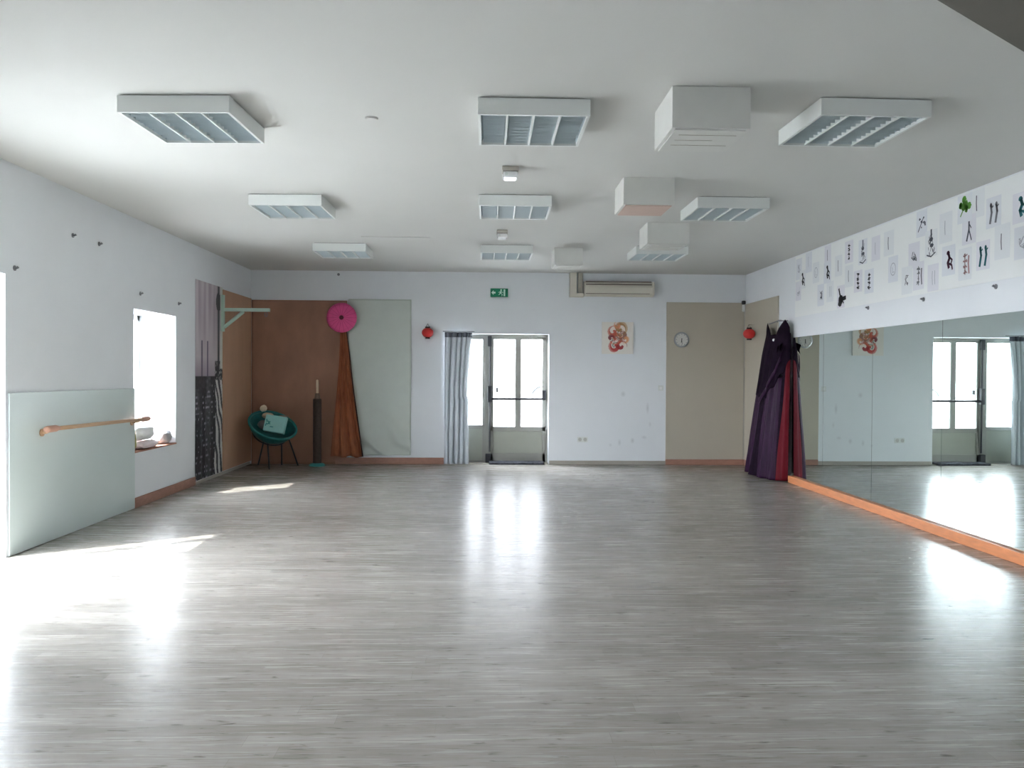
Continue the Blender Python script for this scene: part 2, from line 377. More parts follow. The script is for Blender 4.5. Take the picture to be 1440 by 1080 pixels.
# ------------------------------------------------------------------ back door with fixed sidelight
YD = YB+.25
def at(x, z):            # a measure taken on the wall face, moved back to the door plane
    k = YD/YB; return x*k, EYE+(z-EYE)*k
dr = sstruct('door_2', (0, YD, 0))
def bar(bm, x0, z0, x1, z1, y0, y1):
    a0, c0 = at(x0, z0); a1, c1 = at(x1, z1); box(bm, (a0, y0, max(c0, 0.001)), (a1, y1, c1)); return bm
b = bm_(); fy0, fy1 = YD-.02, YD+.07
bar(b, BX0-.0, 0, BX0+.06, 2.0, fy0, fy1); bar(b, .945, 0, .99, 2.0, fy0, fy1)
bar(b, BX0, 1.945, .99, 2.02, fy0, fy1); bar(b, .012, 0, .10, 1.96, fy0, fy1)
obj('door_frame', b, M['grey'], dr, bevel=.004)
b = bm_()   # fixed leaf
bar(b, BX0+.06, .54, .012, .60, YD, YD+.05); bar(b, BX0+.06, .0, .012, .07, YD, YD+.05); bar(b, BX0+.06, 1.91, .012, 1.95, YD, YD+.05)
bar(b, -.02, 0, .012, 1.95, YD, YD+.05)
fx = obj('fixed_leaf', b, M['grey'], dr, bevel=.003)
obj('bottom_panel', bar(bm_(), BX0+.06, .07, .0, .54, YD+.015, YD+.035), M['greypanel'], fx)
obj('pane', bar(bm_(), BX0+.06, .60, .0, 1.91, YD+.02, YD+.026), M['glass'], fx)
b = bm_()
for x0, z0, x1, z1 in ((.10, .03, .148, 1.945), (.895, .03, .945, 1.945), (.48, .57, .568, 1.92), (.10, 1.912, .945, 1.945), (.10, .505, .945, .578), (.10, .03, .945, .17)):
    bar(b, x0, z0, x1, z1, YD-.012, YD+.04)
lf = obj('door_leaf', b, M['grey'], dr, bevel=.004)
obj('bottom_panel', bar(bm_(), .14, .165, .90, .51, YD+.004, YD+.03), M['greypanel'], lf)
obj('pane', bar(bm_(), .14, .57, .485, 1.915, YD+.012, YD+.018), M['glass'], lf)
obj('pane', bar(bm_(), .56, .57, .90, 1.915, YD+.012, YD+.018), M['glass'], lf)
b = bm_(); za = at(0, 1.003)[1]
tube(b, [(at(.09, 0)[0], YD-.07, za), (at(.93, 0)[0], YD-.07, za)], .019, 10)
obj('panic_bar', b, M['black'], dr)
b = bm_(); xx = at(.092, 0)[0]
tube(b, [(xx, YD-.05, .17), (xx, YD-.05, 1.9)], .014, 10)
obj('locking_rod', b, M['black'], dr)
b = bm_()
for x0, z0, x1, z1, d in ((.06, .95, .122, 1.2, .09), (.055, 1.80, .115, 1.96, .07), (.03, .03, .11, .17, .07)): bar(b, x0, z0, x1, z1, YD-d, YD-.012)
obj('lock_case', b, M['black'], dr, bevel=.006)
obj('end_bracket', bar(bm_(), .885, .99, .945, 1.14, YD-.085, YD-.012), M['black'], dr, bevel=.008)
obj('door_handle', bar(bm_(), .185, 1.10, .222, 1.175, YD-.03, YD+.012), M['hook'], dr, bevel=.006)
b = bm_(); ca = at(.90, 1.02)
for k in range(16):      # faint arc sticker
    t0, t1 = PI/2+k/16*1.3, PI/2+(k+1)/16*1.3
    q = [(r_*math.cos(t), r_*math.sin(t)) for r_, t in ((.16, t0), (.185, t0), (.185, t1), (.16, t1))]
    b.faces.new([b.verts.new((ca[0]-.0+x, YD+.0105, ca[1]+z)) for x, z in q])
obj('arc_sticker', b, mat('pale_sticker', hexc(196, 204, 210), .6), dr)
struct('trim_5', box(bm_(), (BX0, YB+.004, 0), (BX1, YB+BT, .006)), M['basel'])
# door mat in the recess
b = bm_(); box(b, (.085, YB-.05, .0), (.925, YB+.21, .034))
mt = tag(obj('door_mat', b, M['mat_'], bevel=.006), 'dark grey patterned door mat on the threshold before the glazed back door', 'mat')
# curtain
def curt(u, v):
    z = .012+2.0*v
    xl, xr = BX0-.012, -.175-.06*(1-v)-.05*math.sin(PI*v)*(1 if v > .5 else .6)
    x = xl+(xr-xl)*u
    ph = 2*PI*5.2*u+1.1*math.sin(2.6*v+u*5)
    y = YB-.062+.040*math.sin(ph)*(.55+.45*(1-v))+.010*math.sin(17*u+5*v)
    x += .012*math.cos(ph)
    return (x, y, z)
cu = thing('curtain', (-.39, YB-.06, 0), 'silver grey satin curtain bunched at the left of the glazed back door', 'curtain')
b = bm_(); grid(b, 150, 40, curt); dr_ = obj('drape', b, M['satin'], cu, smooth=True, solid=.003)
b = bm_()
grid(b, 150, 5, lambda u, v: (curt(u, 1)[0], curt(u, 1)[1]-.006-.004*math.sin(PI*v), 1.935+.075*v)); obj('header_tape', b, mat('grey_header', hexc(96, 100, 112), .5), dr_, smooth=True, solid=.003)
b = bm_(); tube(b, [(BX0-.03, YB-.002, 2.023), (BX0-.03, YB-.062, 2.023), (-.15, YB-.062, 2.023), (-.15, YB-.001, 2.026)], .007, 10)
tag(obj('curtain_rod', b, M['hook']), 'thin grey rod at the lintel of the back door carrying the silver curtain', 'curtain rod')

# ------------------------------------------------------------------ back wall things
def panel(name, a, c, m, label, cat, bevel=.003): return tag(obj(name, box(bm_(), a, c), m, bevel=bevel), label, cat)
panel('wall_board', (2.80, YB-.018, .087), (XR-.02, YB-.001, 2.50), M['beige'], 'beige board covering the right end of the back wall, behind the white clock', 'wall board')
panel('wall_board', (XR-.018, 11.2, .087), (XR-.001, YB-.019, 2.475), M['beige'], 'narrow beige board on the right wall behind the purple gown and red lantern', 'wall board')
panel('wall_board', (XL+.001, 11.285, .05), (XL+.018, YB-.02, 2.497), M['tan'], 'tan brown board on the left wall behind the teal chair', 'wall board')
# brown backdrop on the back wall, slightly uneven cloth-like board
b = bm_()
def bd(u, v):
    x = XL+.02+1.43*u; z = .0+2.48*v
    return (x, YB-.012-.006*mnoise.noise((x*2, z*1.3, 0)), z)
grid(b, 40, 50, bd)
tag(obj('backdrop', b, M['brown'], smooth=True, solid=.006), 'dark brown backdrop covering the left end of the back wall', 'backdrop')
# rust cloth gathered at the top and flaring to the floor
def rust(u, v):
    z = .12+1.98*v; t = 1-v
    xl = -2.165-.14*t**1.6; xr = -2.085+.265*t**1.05
    x = xl+(xr-xl)*u
    y = YB-.10-(.012+.02*t)*math.sin(u*19+2*math.sin(v*5))-.008*math.sin(u*41+v*9)
    z += .012*math.sin(u*13)*t
    return (x, y, z)
dp = thing('draped_cloth', (-2.1, YB-.05, .12), 'rust brown cloth gathered below the pink parasol and flaring to the floor', 'cloth')
b = bm_(); grid(b, 60, 50, rust); obj('cloth', b, M['rust'], dp, smooth=True, solid=.004)
b = bm_()
tube(b, [Vector(rust(1, v/30))+Vector((0, -.006, 0)) for v in range(31)], .010, 8); obj('dark_hem', b, mat('dark_hem', hexc(62, 38, 28), .8), dp, smooth=True)
# plastic sheet
def sh(u, v):
    z = .135+2.365*v
    x = -2.09+(1.0)*u if False else None
    xl = -2.07 if z > 1.7 else -2.07+.22*((1.7-z)/1.565)
    x = xl+(-1.113-xl)*u
    t = max(0, 1-z/.9)
    y = YB-.010-.004*mnoise.noise((x*5, z*3, 2))-.045*t*(.5+.5*math.sin(17*(z+.6*x)+4*mnoise.noise((x*2, z*2, 1))))**3
    return (x, y, z)
b = bm_(); grid(b, 70, 150, sh)
ps = tag(obj('plastic_sheet', b, M['sheet'], smooth=True, solid=.003), 'tall pale plastic sheet with creased foot beside the rust cloth', 'plastic sheet')
b = bm_()
box(b, (-1.128, YB-.02, .14), (-1.108, YB-.004, 2.5)); box(b, (-2.05, YB-.024, 2.485), (-1.108, YB-.018, 2.505))
obj('tape_edge', b, mat('greyish_tape', hexc(186, 194, 184), .5), ps)
# parasol
pa = thing('parasol', (-2.125, 12.40, 1.98), 'small pink paper parasol open on the back wall above the rust cloth', 'parasol')
c0 = Vector((-2.125, 12.44, 2.208)); ax = Vector((.10, -1, -.02)).normalized()
b = bm_(); lathe(b, [(.0, .055), (.06, .048), (.12, .033), (.18, .012), (.222, -.008)], c0, ax, 36); can = obj('canopy', b, M['pink'], pa, smooth=True, solid=.002)
u_, v_ = frame_of(ax)
for k in range(18):
    t = 2*PI*k/18; d = math.cos(t)*u_+math.sin(t)*v_
    b = bm_(); tube(b, [c0+ax*.058+d*.02, c0+ax*.037+d*.12, c0+ax*-.004+d*.222], .0022, 5)
    obj('rib', b, mat('rose_rib', hexc(190, 52, 110), .6), can)
b = bm_(); lathe(b, [(0, .085), (.014, .08), (.03, .066), (.034, .05), (0, .048)], c0, ax, 20); obj('hub', b, M['dpink'], pa, smooth=True)
b = bm_(); tube(b, [c0+ax*.05, c0-ax*.17], .006, 8); obj('shaft', b, M['wood'], pa)
# lanterns
def lantern(loc, label, rope_to):
    t = thing('paper_lantern', loc, label, 'lantern', 'red lanterns'); c = Vector(loc)
    R_ = .088; b = bm_()
    lathe(b, [(R_*math.sin(PI*k/24)*(1+.03*math.cos(k*PI)), -R_*.86*math.cos(PI*k/24)) for k in range(3, 22)], c, (0, 0, 1), 32); obj('shade', b, M['red'], t, smooth=True)
    b = bm_(); lathe(b, [(0, .072), (.038, .072), (.038, .09), (0, .09)], c); obj('top_cap', b, M['tassel'], t)
    b = bm_(); lathe(b, [(0, -.072), (.036, -.072), (.036, -.092), (0, -.092)], c); obj('bottom_cap', b, M['tassel'], t)
    b = bm_(); tube(b, [c+Vector((-.025, 0, .088)), c+Vector((0, .02, .135)), Vector(rope_to), c+Vector((0, .02, .135)), c+Vector((.025, 0, .088))], .003, 6); obj('hanger', b, M['tassel'], t)
lantern((-.853, YB-.10, 2.0), 'round red lantern on the back wall between the plastic sheet and the curtain', (-.853, YB-.005, 2.13))
lantern((3.925, 12.15, 2.0), 'round red lantern on the narrow beige board beside the purple gown', (XR-.018, 12.15, 2.13))
# exit sign
ex = thing('exit_sign', (.225, YB-.02, 2.555), 'small green emergency exit sign with white arrow and running figure above the back door', 'sign')
obj('sign_body', box(bm_(), (.093, YB-.035, 2.556), (.36, YB-.001, 2.684)), M['green'], ex, bevel=.004)
b = bm_()
def poly(bm, pts, y): bm.faces.new([bm.verts.new((x, y, z)) for x, z in pts])
ys = YB-.0365; zc = 2.62
poly(b, [(.105, zc), (.14, zc+.036), (.14, zc+.014), (.17, zc+.014), (.17, zc-.014), (.14, zc-.014), (.14, zc-.036)], ys); obj('arrow', b, M['exitw'], ex)
b = bm_()
for pts in ([(.255+.014*math.cos(t*PI/6), zc+.04+.014*math.sin(t*PI/6)) for t in range(12)],
            [(.238, zc+.024), (.268, zc+.02), (.255, zc-.012), (.232, zc-.008)], [(.24, zc+.02), (.212, zc+.006), (.216, zc-.002), (.244, zc+.012)],
            [(.262, zc+.02), (.288, zc+.004), (.283, zc-.004), (.258, zc+.01)], [(.236, zc-.006), (.214, zc-.032), (.222, zc-.038), (.25, zc-.012)],
            [(.244, zc-.01), (.266, zc-.028), (.262, zc-.052), (.271, zc-.052), (.278, zc-.024), (.256, zc-.006)]): poly(b, pts, ys)
obj('running_figure', b, M['exitw'], ex)
b = bm_(); poly(b, [(.292, zc-.052), (.318, zc-.052), (.318, zc+.052), (.292, zc+.052)], ys); obj('door_pictogram', b, M['exitw'], ex)
# air conditioner
ac = thing('air_conditioner', (2.05, YB-.1, 2.555), 'ivory wall air conditioner high on the back wall above the abstract painting', 'air conditioner')
b = bm_()
prof = [(0, 2.575), (-.14, 2.565), (-.185, 2.60), (-.20, 2.70), (-.185, 2.765), (-.15, 2.795), (0, 2.795)]
n = len(prof)
A = [b.verts.new((1.515, YB+y, z)) for y, z in prof]; B = [b.verts.new((2.575, YB+y, z)) for y, z in prof]
b.faces.new(A); b.faces.new(B[::-1])
for i in range(n): b.faces.new((A[i], B[i], B[(i+1) % n], A[(i+1) % n]))
bmesh.ops.recalc_face_normals(b, faces=b.faces); cas = obj('casing', b, M['acw'], ac, bevel=.008)
obj('intake_slot', box(bm_(), (1.53, YB-.203, 2.735), (2.53, YB-.18, 2.752)), M['acd'], cas)
obj('intake_slot', box(bm_(), (1.53, YB-.175, 2.776), (2.53, YB-.14, 2.797)), M['acd'], cas)
b = bm_(); box(b, (1.53, YB-.196, 2.603), (2.50, YB-.178, 2.61)); obj('outlet_flap', b, M['acd'], cas)
obj('side_cap', box(bm_(), (2.545, YB-.205, 2.59), (2.572, YB-.17, 2.78)), M['acw'], ac, bevel=.005)
tk = thing('pipe_trunking', (1.38, YB-.03, 2.56), 'white pipe trunking dropping from the ceiling to the left end of the air conditioner', 'trunking')
obj('vertical_run', box(bm_(), (1.30, YB-.08, 2.56), (1.405, YB-.001, HC-.001)), M['acw'], tk, bevel=.004)
obj('elbow', box(bm_(), (1.405, YB-.08, 2.56), (1.515, YB-.001, 2.62)), M['acw'], tk, bevel=.004)
obj('side_conduit', box(bm_(), (1.43, YB-.05, 2.62), (1.50, YB-.001, HC-.001)), M['basel'], tk, bevel=.004)
# painting
pt = thing('painting', (2.04, YB-.02, 1.70), 'square canvas of red and orange swirls on the back wall under the air conditioner', 'painting')
obj('stretcher', box(bm_(), (1.80, YB-.035, 1.70), (2.285, YB-.001, 2.187)), M['linw'], pt, bevel=.003)
b = bm_(); grid(b, 90, 90, lambda u, v: (1.80+.485*u, YB-.0365, 1.70+.487*v))
cv = obj('canvas', b, paint_mat('canvas_paint'), pt)
def swirl(co):
    p, q = (co.x+.24)/.485, (co.z)/.487
    # co is relative to the painting's base point
    bgc = (.93, .91, .88); out = bgc
    cs = ((.42, .24, .16, (.72, .18, .16)), (.62, .26, .14, (.60, .12, .14)), (.45, .50, .17, (.86, .42, .26)), (.62, .62, .17, (.55, .36, .30)),
          (.36, .70, .14, (.78, .34, .26)), (.58, .80, .18, (.66, .46, .26)), (.30, .48, .10, (.45, .16, .18)), (.74, .46, .10, (.88, .60, .42)), (.50, .90, .10, (.88, .58, .42)))
    for k, (cx, cy, r_, col) in enumerate(cs):
        dx, dy = p-cx, q-cy; d = math.hypot(dx, dy); a = math.atan2(dy, dx)
        ring = math.sin(26*d+a*1.0+k*1.7)
        if d < r_*1.3 and ring > -.1:
            f = .85 if d < r_ else .5; out = tuple(o*(1-f)+c*f for o, c in zip(out, col))
        elif d < r_*.9 and ring < -.75: out = tuple(o*.45+c*.55 for o, c in zip(out, (.35, .42, .36) if k % 3 == 0 else (.97, .85, .8)))
    return out
paint(cv, lambda co: swirl(co))
# clock
ck = thing('wall_clock', (3.03, YB-.03, 1.925), 'round white wall clock on the beige board at the right of the back wall', 'clock')
c0 = Vector((3.03, YB-.019, 1.925))
b = bm_(); lathe(b, [(0, 0), (.115, 0), (.12, .015), (.115, .032), (.098, .034), (.095, .022), (0, .022)], c0, (0, -1, 0), 40); obj('rim', b, M['chrome'], ck, smooth=False)
b = bm_(); lathe(b, [(0, .024), (.094, .024)], c0, (0, -1, 0), 32); dial = obj('dial', b, mat('clock_dial', hexc(215, 212, 206), .5), ck)
for ang, ln, wd in ((-1.45, .075, .009), (-1.72, .05, .013)):
    b = bm_(); d = Vector((math.cos(ang), 0, math.sin(ang))); p = Vector((-d.z, 0, d.x)); o_ = c0+Vector((0, -.027, 0))
    b.faces.new([b.verts.new(o_+x) for x in (-d*.02-p*wd/2, -d*.02+p*wd/2, d*ln+p*wd/4, d*ln-p*wd/4)]); obj('hand', b, M['black'], dial)
for k in range(12):
    a = k*PI/6; d = Vector((math.cos(a), 0, math.sin(a))); p = Vector((-d.z, 0, d.x)); o_ = c0+Vector((0, -.0255, 0))
    b = bm_(); b.faces.new([b.verts.new(o_+x) for x in (d*.076-p*.003, d*.076+p*.003, d*.088+p*.003, d*.088-p*.003)]); obj('hour_mark', b, M['dgrey'], dial)
# switch, socket, detector, pegs
sw = thing('light_switch', (2.72, YB-.005, 1.14), 'white light switch on the back wall left of the beige board', 'switch')
obj('plate', box(bm_(), (2.68, YB-.010, 1.14), (2.76, YB-.001, 1.22)), M['white'], sw, bevel=.004)
obj('rocker', box(bm_(), (2.70, YB-.017, 1.16), (2.74, YB-.010, 1.20)), M['lens'], sw, bevel=.003)
sk = thing('double_socket', (1.517, YB-.005, .345), 'white double power socket low on the back wall right of the glazed door', 'socket')
obj('plate', box(bm_(), (1.437, YB-.012, .345), (1.597, YB-.001, .425)), M['white'], sk, bevel=.004)
for x in (1.477, 1.557):
    b = bm_(); lathe(b, [(0, .0), (.026, .0), (.028, .004)], (x, YB-.0125, .385), (0, -1, 0), 20); obj('outlet', b, mat('socket_well', hexc(196, 196, 192), .5), sk)
dt = thing('motion_detector', (3.97, YB-.06, 2.35), 'small white corner detector with black top where back and right walls meet', 'detector')
obj('body', box(bm_(), (3.965, YB-.065, 2.36), (4.008, YB-.019, 2.47)), M['white'], dt, bevel=.012)
obj('camera_head', box(bm_(), (3.955, YB-.075, 2.474), (4.01, YB-.019, 2.53)), M['black'], dt, bevel=.012)
obj('cable', tube(bm_(), [(4.003, YB-.026, 2.37), (4.003, YB-.026, 1.2), (4.003, YB-.026, .09)], .004, 6), M['basel'], dt)
def peg(p, d, label, grp):
    t = thing('wall_hook', p, label, 'hook', grp); p = Vector(p); d = Vector(d)
    b = bm_(); lathe(b, [(0, 0), (.020, 0), (.020, .006), (.008, .008), (0, .008)], p, d, 16); obj('rose', b, M['hook'], t)
    b = bm_(); tube(b, [p+d*.006, p+d*.018, p+d*.028+Vector((0, 0, .008))], [.007, .007, .011], 8); obj('peg', b, M['hook'], t, smooth=True)
for (y, z), l in zip(((7.23, 2.547), (7.715, 2.55), (6.348, 2.155), (8.625, 2.184), (9.693, 2.172)),
        ('left of the upper pair of grey wall hooks high over the aqua panel', 'right of the upper pair of grey wall hooks high over the aqua panel',
         'lone grey wall hook at the far left beside the glazed left door', 'grey wall hook just above the near top corner of the left window', 'grey wall hook above the far top corner of the left window')):
    peg((XL+.001, y, z), (1, 0, 0), l, 'grey hooks on the left wall')
for (y, z), l in zip(((8.566, 2.099), (7.473, 2.09), (6.397, 2.094)), ('grey hook under the drawings frieze, nearest the purple gown', 'grey hook under the drawings frieze, middle one of three', 'grey hook under the drawings frieze, nearest the right edge of the picture')):
    peg((XR-.001, y, z), (-1, 0, 0), l, 'grey hooks under the drawings')
peg((-2.211, YB-.001, 2.876), (0, -1, 0), 'single grey hook on the back wall above the brown backdrop and pink parasol', None)

# ------------------------------------------------------------------ left wall things
ap = tag(obj('wall_panel', box(bm_(), (XL+.001, 6.262, .004), (XL+.014, 8.468, 1.217)), M['aqua'], bevel=.002), 'large pale aqua glossy panel on the left wall behind the ballet barre', 'wall panel')
br_ = thing('ballet_barre', (-3.43, 7.5, .9), 'turned wooden ballet barre mounted across the aqua panel on the left wall', 'ballet barre')
xq = XL+.10; yb0, yb1 = 6.60, 8.60; z0b, z1b = .925, .905
def zb(y): return z0b+(z1b-z0b)*(y-yb0)/(yb1-yb0)
b = bm_(); ys_ = [yb0+.19, yb0+.5, 7.6, yb1-.5, yb1-.19]; tube(b, [(xq, y, zb(y)) for y in ys_], .017, 14); obj('rail', b, M['wood'], br_, smooth=True)
for s, y0 in ((1, yb0), (-1, yb1)):
    pr = [(.0, 0), (.022, .003), (.027, .03), (.027, .15), (.019, .19), (.017, .20)]
    b = bm_(); lathe(b, pr, (xq, y0, zb(y0)), (0, s, 0), 16); obj('turned_end', b, mat('reddish_beech', hexc(196, 150, 128), .45), br_, smooth=True)
    yy = y0+s*.10 if s > 0 else y0+s*.22
    b = bm_(); tube(b, [(XL+.016, yy, zb(yy)-.03), (XL+.05, yy, zb(yy)-.03), (xq, yy, zb(yy)-.012)], .010, 8)
    lathe(b, [(0, 0), (.03, 0), (.03, .012), (0, .014)], (XL+.0145, yy, zb(yy)-.03), (1, 0, 0), 16); obj('bracket', b, M['wood'], br_)
# poster: grey city and pale draped column (generic)
b = bm_(); grid(b, 80, 200, lambda u, v: (XL+.006, 10.24+1.04*u, .045+2.475*v))
po = obj('city_poster', b, paint_mat('poster_print', .5), loc=(XL+.006, 10.24, .045), solid=.003)
tag(po, 'tall monochrome mural poster of a city with pale draped shape on the left wall', 'poster')
bld = [(rnd.random(), rnd.uniform(.10, .16), rnd.uniform(.28, .55), rnd.choice((.16, .22, .3, .38))) for _ in range(34)]
def poster(co):
    u, v = co.y/1.04, co.z/2.475
    n = mnoise.noise((u*3, v*1.2, 5)); n2 = mnoise.noise((u*30, v*60, 1))
    g = .80+.06*n; col = (g, g*.95, g*.97)
    st_ = mnoise.noise((u*11, v*1.1, 9))*.5+.5*mnoise.noise((u*5, v*3, 4)); f = min(1, max(0, (v-.62)/.2))*max(0, st_+.25)*.9
    col = tuple(c*(1-f)+k*f for c, k in zip(col, (.56, .47, .54)))
    if .5 < v < .62: 
        f = (.62-v)/.12*.5; col = tuple(c*(1-f)+k*f for c, k in zip(col, (.42, .36, .46)))
    for x0, ww in ((.22, .05), (.42, .05)):
        if abs(u-x0) < ww/2 and v < .70: col = (.42, .38, .46)
    if v < .52:
        d = .2+.1*n2
        for x0, ww, hh, t in bld:
            if x0-ww/2 < u < x0+ww/2 and v < hh:
                d = t*.8+.14*n2
                if int((u-x0)*90) % 2 == 0 and int(v*110) % 3 == 0 and mnoise.noise((u*14, v*20, 3)) > .15: d = .75
        col = (d*1.0, d*.98, d*1.06)
    # pale draped column on the right side
    cx = .86+.05*math.sin(v*7); wv = .16*(1-v)+.06
    if v < .56 and abs(u-cx) < wv:
        s = math.sin((u-cx)*46+v*34+3*mnoise.noise((u*4, v*9, 8)))
        col = (.85, .85, .84) if s > -.1 else (.2, .2, .23)
    if .5 < v < .6 and u > .70: col = (.16, .16, .19) if n2 > -.25 else (.7, .7, .7)
    if v >= .6 and abs(u-.84) < .035: col = (.24, .25, .27)
    if .86 < v < .97 and ((u-.84)/.10)**2+((v-.915)/.05)**2 < 1: col = (.14, .15, .17)
    if v >= .56 and u > .90: col = (.84, .85, .82)
    return col
paint(po, poster)
# mint bracket
mb = thing('wall_bracket', (XL+.03, 11.24, 2.0), 'pale mint wooden wall bracket jutting over the teal chair corner', 'bracket')
obj('wall_plate', box(bm_(), (XL+.006, 11.215, 1.93), (XL+.045, 11.265, 2.42)), M['mint'], mb, bevel=.004)
obj('arm', box(bm_(), (XL+.045, 11.215, 2.20), (-2.88, 11.265, 2.245)), M['mint'], mb, bevel=.004)
b = bm_(); p0, p1 = Vector((XL+.045, 11.24, 1.99)), Vector((XL+.30, 11.24, 2.20)); tube(b, [p0, p1], .024, 4); obj('brace', b, M['mint'], mb)
b = bm_(); tube(b, [(-2.93+.018*math.sin(t*PI/8), 11.24, 2.165+.03*math.cos(t*PI/8)) for t in range(15)], .005, 6); obj('hook', b, M['hook'], mb)
# linens on the window sill
def pile(name, cx, cy, z, sx, sy, h, m, label, seed, rot=0):
    b = bm_(); bmesh.ops.create_icosphere(b, subdivisions=4, radius=1)
    for v in b.verts:
        p = v.co.copy()
        q = Vector((math.copysign(abs(p.x)**.6, p.x), math.copysign(abs(p.y)**.6, p.y), math.copysign(abs(p.z)**.8, p.z)))
        k = 1+.16*mnoise.noise(p*2+Vector((seed, 0, 0)))+.06*mnoise.noise(p*6+Vector((0, seed, 0)))
        q = Vector((q.x*sx*k, q.y*sy*k, max(-1, q.z*k)*h/2+h/2))
        c, s = math.cos(rot), math.sin(rot)
        v.co = (cx+c*q.x-s*q.y, cy+s*q.x+c*q.y, z+q.z)
    return tag(obj(name, b, m, smooth=True), label, 'cloth', 'linens on the window sill')
zs = WZ0+.016
pile('folded_cloth', -3.60, 8.90, zs, .08, .26, .075, M['linp'], 'pinkish folded cloth lying along the near front of the window sill', 1)
pile('folded_cloth', -3.65, 8.90, zs+.085, .10, .23, .15, M['linw'], 'white rumpled cloth heaped on the middle of the window sill', 2)
pile('folded_cloth', -3.635, 9.455, zs, .095, .125, .15, M['ling'], 'grey rumpled cloth at the far end of the window sill', 3)
pile('folded_cloth', -3.85, 9.16, zs, .045, .22, .22, M['linw'], 'white cloth against the window glass behind the other linens', 4)
pile('folded_cloth', -3.59, 8.555, zs, .045, .04, .19, M['ling2'], 'small yellow green cloth at the near end of the window sill', 5)

# ------------------------------------------------------------------ corner: chair, floor lamp
ch = thing('bucket_chair', (-3.07, 12.12, 0), 'teal round bowl chair on thin black legs in the far left corner', 'chair')
cc = Vector((-3.12, 12.13, .43)); axn = Vector((.36, -.42, .83)).normalized()
b = bm_(); lathe(b, [(0, 0), (.10, .008), (.18, .036), (.25, .09), (.305, .16), (.335, .235)], cc, axn, 48); shell = obj('seat_shell', b, M['teal'], ch, smooth=True, solid=.012)
u_, v_ = frame_of(axn)
rim = [cc+axn*.235+.338*(math.cos(2*PI*k/48)*u_+math.sin(2*PI*k/48)*v_) for k in range(48)]
b = bm_(); tube(b, rim, .018, 10, closed=True); obj('rim', b, mat('teal_rim', hexc(30, 122, 118), .45), shell, smooth=True)
hub = [Vector((-3.30, 12.38, .42)), Vector((-3.12, 11.95, .40)), Vector((-2.82, 12.28, .42)), Vector((-2.95, 12.36, .42))]
for p, q in ((Vector((-3.22, 12.30, .44)), Vector((-3.37, 12.50, .0))), (Vector((-3.10, 11.99, .40)), Vector((-3.06, 11.94, .0))), (Vector((-2.86, 12.20, .46)), Vector((-2.76, 12.42, .0))), (Vector((-2.98, 12.32, .44)), Vector((-3.02, 12.50, 0)))):
    b = bm_(); tube(b, [p, q], .011, 10); obj('leg', b, M['black'], ch)
b = bm_(); tube(b, [cc+axn*.02+.235*(math.cos(2*PI*k/32)*u_+math.sin(2*PI*k/32)*v_)+axn*.03 for k in range(32)], .010, 8, closed=True); obj('seat_ring', b, M['black'], ch, smooth=True)
# contents of the chair
bx = thing('gift_box', (-2.98, 12.0, .52), 'light aqua patterned flat box lying in the teal bowl chair', 'box')
b = bm_(); box(b, (-.15, -.04, -.12), (.15, .04, .12))
R1 = Matrix.Rotation(math.radians(-14), 4, 'X') @ Matrix.Rotation(math.radians(9), 4, 'Y')
bmesh.ops.transform(b, matrix=Matrix.Translation((-2.99, 12.0, .64)) @ R1, verts=b.verts); bb_ = obj('box_body', b, M['aquabox'], bx, bevel=.006)
b = bm_()
for k in range(7):
    a = k*.9; p0 = Vector((-.09+.03*math.cos(a*2), -.0415, .03*math.sin(a)+.015*k-.05)); d = Vector((math.cos(a), 0, math.sin(a)))*.045; n_ = Vector((-d.z, 0, d.x))*.16
    b.faces.new([b.verts.new(x) for x in (p0-n_, p0+n_, p0+d+n_, p0+d-n_)])
bmesh.ops.transform(b, matrix=Matrix.Translation((-2.99, 12.0, .64)) @ R1, verts=b.verts); obj('printed_pattern', b, M['tealp'], bb_)
def lump(name, c, r, m, label, cat, seed, grp=None):
    b = bm_(); bmesh.ops.create_icosphere(b, subdivisions=3, radius=1)
    for v in b.verts:
        k = 1+.16*mnoise.noise(v.co*1.8+Vector((seed, 0, 0))); v.co = Vector((v.co.x*r[0]*k, v.co.y*r[1]*k, v.co.z*r[2]*k))+Vector(c)
    return tag(obj(name, b, m, smooth=True), label, cat, grp)
# soft bundle: cream pieces with grey fabric underneath
lump('rolled_cloth', (-3.205, 12.16, .862), (.052, .05, .048), M['cream'], 'small cream ball of cloth topmost in the teal bowl chair', 'cloth', 3)
lump('rolled_cloth', (-3.15, 12.20, .755), (.085, .06, .045), mat('beige_fabric', hexc(196, 172, 144), .85, var=.05), 'beige rolled cloth under the cream ball in the teal chair', 'cloth', 9)
lump('rolled_cloth', (-3.18, 12.10, .63), (.09, .06, .065), M['greyf'], 'grey cloth bundle at the back of the teal bowl chair', 'cloth', 5)
lump('rolled_cloth', (-2.945, 12.19, .72), (.085, .055, .04), mat('taupe_fabric', hexc(128, 112, 98), .85, var=.06), 'taupe cloth lying behind the aqua box in the teal chair', 'cloth', 6)
